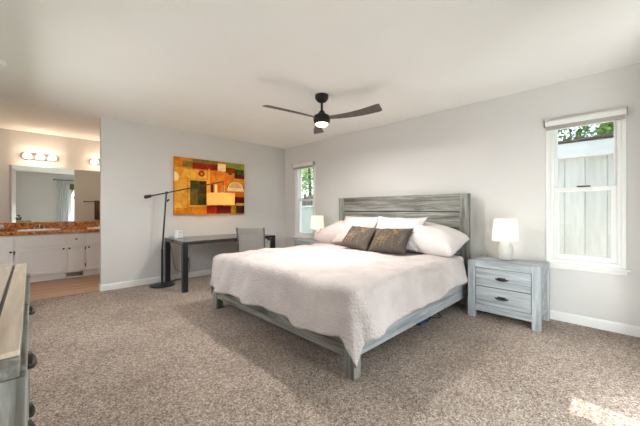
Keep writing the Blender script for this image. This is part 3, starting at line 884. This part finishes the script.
for i in range(4): rc(.48 + i * .055, .36, .515 + i * .055, .56, ('maroon', 'cream', 'orange', 'sand')[i])
rc(.72, .20, .996, .55, 'red'); rc(.72, .20, .996, .34, 'maroon'); rc(.72, .34, .996, .45, 'orange'); disc(.855, .45, .135, 'cream', 0, 180); disc(.855, .46, .12, 'sand', 20, 160)
rc(.84, .70, .996, .78, 'maroon'); disc(.77, .80, .03, 'green')
rc(.42, .02, .78, .16, 'maroon'); rc(.42, .02, .56, .14, 'red'); rc(.78, .02, .83, .22, 'ochre'); rc(.83, .03, .87, .20, 'lime'); rc(.86, .02, .996, .20, 'umber'); rc(.86, .17, .996, .22, 'gold')
rc(.02, .01, .42, .12, 'ochre'); rc(.47, .16, .72, .34, 'orange'); rc(.56, .16, .66, .30, 'red')
obj('canvas', b, pm, r)

# ------------------------------------------------------------------ ceiling fan and smoke detector
FX, FY = 2.375, 2.43
r = thing('ceiling_fan', 'dark three blade ceiling fan with lit lamp above the bed', 'fan', (FX, FY, 0))
b = BM(); lathe(b, [(.075, 2.439), (.078, 2.425), (.074, 2.395), (.05, 2.365), (.02, 2.352)], seg=32); obj('canopy', b, M['bronze'], r, smooth=45)
b = BM(); tube(b, [(0, 0, 2.37), (0, 0, 2.23)], .0135, 14); obj('downrod', b, M['bronze'], r, smooth=45)
b = BM(); lathe(b, [(.02, 2.262), (.032, 2.25), (.045, 2.225), (.085, 2.205), (.095, 2.19), (.095, 2.145), (.088, 2.125), (.075, 2.115)], seg=36); obj('motor', b, M['bronze'], r, smooth=45)
b = BM(); lathe(b, [(.066, 2.118), (.070, 2.11), (.068, 2.098), (.05, 2.086), (.02, 2.08)], seg=32); obj('light_kit', b, M['fan_glow'], r, smooth=60)
def blade(ang):
    b = BM(); n = 22; top, bot = [], []
    ca, sa = math.cos(R(ang)), math.sin(R(ang))
    for i in range(n + 1):
        f = i / n; rr = .085 + f * .605
        wd_ = .055 + .085 * f ** .9
        cen = .03 * math.sin(f * PI) - .015 * f
        a, c = cen - wd_ / 2, cen + wd_ / 2
        if i == n: a += .01; c -= .012
        zz = 2.168 + .012 * f
        tw = R(-13)
        row = []
        for (t_, dz) in ((a, 0), (c, 0), (c, .008), (a, .008)):
            lx, ly, lz = rr, t_ * math.cos(tw), zz + t_ * math.sin(tw) + dz
            row.append(b.verts.new((lx * ca - ly * sa, lx * sa + ly * ca, lz)))
        top.append(row)
    for r0, r1 in zip(top, top[1:]):
        for k in range(4): b.faces.new((r0[k], r0[(k + 1) % 4], r1[(k + 1) % 4], r1[k]))
    b.faces.new(top[0]); b.faces.new(top[-1][::-1])
    return b
for a in (170, 288, 50): obj('blade', blade(a), M['blade'], r, smooth=40)
fl_ = light('fan_lamp', 'AREA', (FX, FY, 2.072), (0, 0, 0), 24, (1.0, .97, .93), .13, .13); fl_.data.shape = 'DISK'

r = thing('smoke_detector', 'round white smoke detector on the ceiling', 'detector', (-.235, 3.86, H))
b = BM(); lathe(b, [(.072, 0), (.072, -.012), (.066, -.018)], seg=32); obj('mount', b, M['plastic_white'], r, smooth=40)
b = BM(); lathe(b, [(.062, -.016), (.064, -.03), (.05, -.044), (.02, -.047)], seg=32); obj('cover', b, M['plastic_white'], r, smooth=40)

# ------------------------------------------------------------------ vanity alcove
VY = 6.43
r = thing('vanity_cabinet', 'long white painted vanity with panel doors and dark knobs', 'cabinet', (0, VY, 0))
VX0, VX1 = -.98, 2.19
b = BM(); bx(b, (VX0, .02, .10), (VX1, .54, .75)); obj('body', b, M['cabinet'], r)
b = BM(); bx(b, (VX0, .06, 0), (VX1, .10, .10)); obj('toe_kick', b, M['cabinet'], r)
def front(x0, x1, z0, z1, name, knob=None):
    bb = BM(); bx(bb, (x0, 0, z0), (x1, .02, z1))
    o = obj(name, bb, M['cabinet'], r, .003)
    if name == 'door':
        bb = BM(); m = .045
        bx(bb, (x0, -.008, z0), (x0 + m, 0, z1)); bx(bb, (x1 - m, -.008, z0), (x1, 0, z1)); bx(bb, (x0 + m, -.008, z0), (x1 - m, 0, z0 + m)); bx(bb, (x0 + m, -.008, z1 - m), (x1 - m, 0, z1))
        obj('rail_frame', bb, M['cabinet'], o, .003)
    if knob:
        bb = BM(); lathe(bb, [(.007, 0.0), (.006, -.014), (.014, -.02), (.014, -.026), (.006, -.03)], (knob[0], -.006, knob[1]), 14, 'y'); obj('knob', bb, M['nickel'], o, smooth=40)
segs = [(-.97, -.70, 1), (-.685, -.20, 0), (-.185, .40, 2), (.415, .65, 1), (.665, 1.25, 2), (1.265, 1.60, 1), (1.615, 2.18, 2)]
for x0, x1, kind in segs:
    xm = (x0 + x1) / 2
    front(x0 + .006, x1 - .006, .555, .735, 'drawer', None if kind == 2 else (xm, .65))
    if kind == 2:
        front(x0 + .006, x1 - .006, .115, .53, 'door', (x1 - .03, .50) if x0 < .3 else (x0 + .035, .50))
    else:
        front(x0 + .006, x1 - .006, .115, .53, 'door', (x0 + .03, .50) if kind == 1 else (x1 - .03, .5))
for x in (-.192, .654):
    b = BM()
    for z in (.18, .46): bx(b, (x - .006, -.010, z), (x + .006, .01, z + .05))
    obj('hinge', b, M['nickel'], r)
v = thing('floor_vent', 'slim metal vent grille in the vanity toe kick', 'vent', (.51, VY + .06, .055))
b = BM(); bx(b, (-.12, -.006, -.035), (.12, 0, .035)); obj('frame', b, M['chrome'], v, .002)
b = BM()
for k in range(4): bx(b, (-.105, -.009, -.026 + k * .015), (.105, -.005, -.018 + k * .015))
obj('grille', b, M['nickel'], v)

bm = BM()
holes = [(-.16, .36), (.69, 1.23)]
bx(bm, (VX0, VY - .03, .752), (VX1, YB - .002, .80)); bx(bm, (VX0, YB - .025, .80), (VX1, YB - .002, .925))
tag(obj('countertop', bm, M['granite'], None, .006), 'amber brown granite counter and backsplash over the white vanity', 'countertop')
def sink(x, label):
    r = thing('sink', label, 'sink', (x, 6.67, .801), group='drop in sinks')
    b = BM(); n = 36
    prof = [(1.0, 0), (1.0, .012), (.95, .017), (.88, .012), (.80, .006), (.5, .003), (.1, .002)]
    rings = []
    for k, z in prof: rings.append([b.verts.new((.26 * k * math.cos(2 * PI * i / n), .19 * k * math.sin(2 * PI * i / n), z)) for i in range(n)])
    for r0, r1 in zip(rings, rings[1:]):
        for i in range(n): b.faces.new((r0[i], r0[(i + 1) % n], r1[(i + 1) % n], r1[i]))
    b.faces.new(rings[0][::-1]); b.faces.new(rings[-1])
    obj('bowl', b, M['ceramic'], r, smooth=40)
    b = BM(); lathe(b, [(.02, .003), (.02, .006), (.006, .007)], seg=16); obj('drain', b, M['chrome'], r)
    f = thing('faucet', label.replace('white oval sink', 'chrome two handle faucet behind the sink'), 'faucet', (x, 6.885, .801), group='vanity faucets')
    b = BM(); bx(b, (-.085, -.025, 0), (.085, .025, .015)); obj('base', b, M['chrome'], f, .006)
    b = BM(); tube(b, [(0, 0, .01), (0, 0, .07), (0, -.02, .10), (0, -.07, .105), (0, -.11, .085)], .011, 10); obj('spout', b, M['chrome'], f, smooth=50)
    for s in (-1, 1):
        b = BM(); lathe(b, [(.018, .012), (.014, .03), (.02, .045), (.018, .055), (.005, .06)], (s * .062, 0, 0), 14); obj('handle', b, M['chrome'], f, smooth=50)
sink(.09, 'white oval sink below the longer stretch of mirror')
sink(.96, 'white oval sink partly hidden by the wall end')

b = BM(); bx(b, (-.262, YB - .008, .93), (1.55, YB - .002, 1.865)); tag(obj('mirror', b, M['mirror']), 'wide frameless mirror on the wall above the granite counter', 'mirror')

def vanity_light(x, label):
    r = thing('vanity_light', label, 'light', (x, YB, 2.035), group='globe light bars')
    b = BM(); pts = []
    for i in range(13):
        a = R(90 + 180 * i / 12); pts.append((-.185 + .052 * math.cos(a), .052 * math.sin(a)))
    for i in range(13):
        a = R(-90 + 180 * i / 12); pts.append((.185 + .052 * math.cos(a), .052 * math.sin(a)))
    prism(b, pts, 'y', -.03, -.001); obj('backplate', b, M['chrome'], r, .004)
    for k in (-1, 0, 1):
        b = BM(); lathe(b, [(.026, 0), (.024, -.03)], (k * .155, -.03, 0), 16, 'y'); obj('socket', b, M['chrome'], r, smooth=40)
        b = BM(); bmesh.ops.create_uvsphere(b, u_segments=20, v_segments=14, radius=.046, matrix=Matrix.Translation((k * .155, -.088, 0))); obj('globe', b, M['bulb'], r, smooth=180)
        light('vanity_bulb', 'POINT', (x + k * .155, YB - .17, 2.03), (0, 0, 0), .85, (1.0, .72, .54), .05)
    return r
vanity_light(.10, 'three globe light bar above the longer stretch of mirror')
vanity_light(1.00, 'globe light bar partly hidden by the wall end')

r = thing('towel_bar', 'metal towel bar on the alcove side of the wall, seen in the mirror', 'rail', (1.18, WY + T, 1.33))
b = BM(); tube(b, [(-.32, .06, 0), (.32, .06, 0)], .009, 10); obj('bar', b, M['bronze'], r, smooth=40)
for s in (-1, 1):
    b = BM(); tube(b, [(s * .31, .0, 0), (s * .31, .065, 0)], [.02, .012], 12); obj('bracket', b, M['bronze'], r, smooth=40)
b = BM()
tp = [(.048, -.42), (.047, 0), (.052, .014), (.06, .018), (.068, .014), (.073, 0), (.074, -.38)]
rows = []
for x in [i / 12 * .30 - .13 for i in range(13)]:
    rows.append([b.verts.new((x, y + .003 * math.sin(x * 60), z)) for (y, z) in tp])
for r0, r1 in zip(rows, rows[1:]):
    for k in range(len(tp) - 1): b.faces.new((r0[k], r1[k], r1[k + 1], r0[k + 1]))
t = obj('towel', b, M['towel'], None, smooth=60); t.location = (1.18, WY + T, 1.33)
s = t.modifiers.new('thick', 'SOLIDIFY'); s.thickness = .008
tag(t, 'folded brown towel on the towel bar, seen in the mirror', 'towel')

# ------------------------------------------------------------------ dresser with plant
r = thing('dresser', 'long grey washed dresser in the foreground against the left wall', 'dresser', (-.008, .845, 0))
DL, DD, DHt = 1.355, .455, .85
# local: front face at x=0, running to -x; y 0..DL
b = BM(); bx(b, (-DD + .01, .0, DHt - .055), (-.010, DL, DHt - .012)); top = obj('top', b, WB['y'], r, .003)
b = BM(); bx(b, (-.0615, .02, DHt - .012), (-.0525, DL - .02, DHt - .009)); bx(b, (-DD + .02, DL - .0495, DHt - .012), (-.0525, DL - .0415, DHt - .009)); obj('groove', b, M['rubber'], top)
for lo, hi, nm in (((-.052, 0.0, DHt - .012), (-.010, DL, DHt), 'front_border'), ((-DD + .01, 0, DHt - .012), (-.062, DL - .05, DHt - .001), 'panel')):
    b = BM(); bx(b, lo, hi); obj(nm, b, WT['y'], top, .002)
b = BM(); bx(b, (-DD + .01, DL - .041, DHt - .012), (-.056, DL, DHt)); obj('end_border', b, WT['x'], top, .002)
for y in (0, DL - .07):
    for x in (-DD, -.055):
        b = BM(); bx(b, (x, y, 0), (x + .055, y + .07, DHt - .056)); obj('leg', b, WB['z'], r, .003)
b = BM(); bx(b, (-DD + .02, .012, .10), (-.02, DL - .012, DHt - .056)); obj('body', b, WB['y'], r)
b = BM(); bx(b, (-.03, .07, .075), (-.004, DL - .07, .13)); obj('bottom_rail', b, WB['y'], r, .003)
for z0, z1 in ((.14, .365), (.375, .585), (.595, .785)):
    for y0, y1 in ((.078, DL / 2 - .004), (DL / 2 + .004, DL - .078)):
        b = BM(); bx(b, (-.022, y0, z0), (-.001, y1, z1)); dr = obj('drawer', b, WB['y'], r, .003)
        ym, zm = (y0 + y1) / 2, (z0 + z1) / 2
        hbm = BM(); cup_handle(hbm, -.001, ym, zm, .62); obj('handle', hbm, M['nickel'], dr, smooth=50)

r = thing('potted_plant', 'small potted plant on the dresser, seen in the mirror', 'plant', (-.27, 1.95, .85))
b = BM(); lathe(b, [(.045, 0), (.05, .004), (.062, .09), (.064, .095), (.055, .095), (.05, .085)], seg=24); obj('pot', b, M['bronze'], r, smooth=40)
b = BM(); lathe(b, [(.05, .07), (.05, .086)], seg=20); obj('soil', b, M['soil'], r)
b = BM(); rnd = random.Random(3)
for k in range(16):
    a = rnd.uniform(0, 2 * PI); L = rnd.uniform(.08, .14); pr = None
    d = Vector((math.cos(a), math.sin(a), 0)); sd = Vector((-d.y, d.x, 0))
    for i in range(6):
        f = i / 5; c = d * (L * f * .8) + Vector((0, 0, .085 + L * (1.3 * f - .9 * f * f))); w_ = .014 * math.sin(PI * min(.98, f + .08)) + .001
        row = (b.verts.new(c - sd * w_), b.verts.new(c + sd * w_))
        if pr: b.faces.new((pr[0], pr[1], row[1], row[0]))
        pr = row
obj('leaves', b, M['leaf_in'], r, smooth=60)
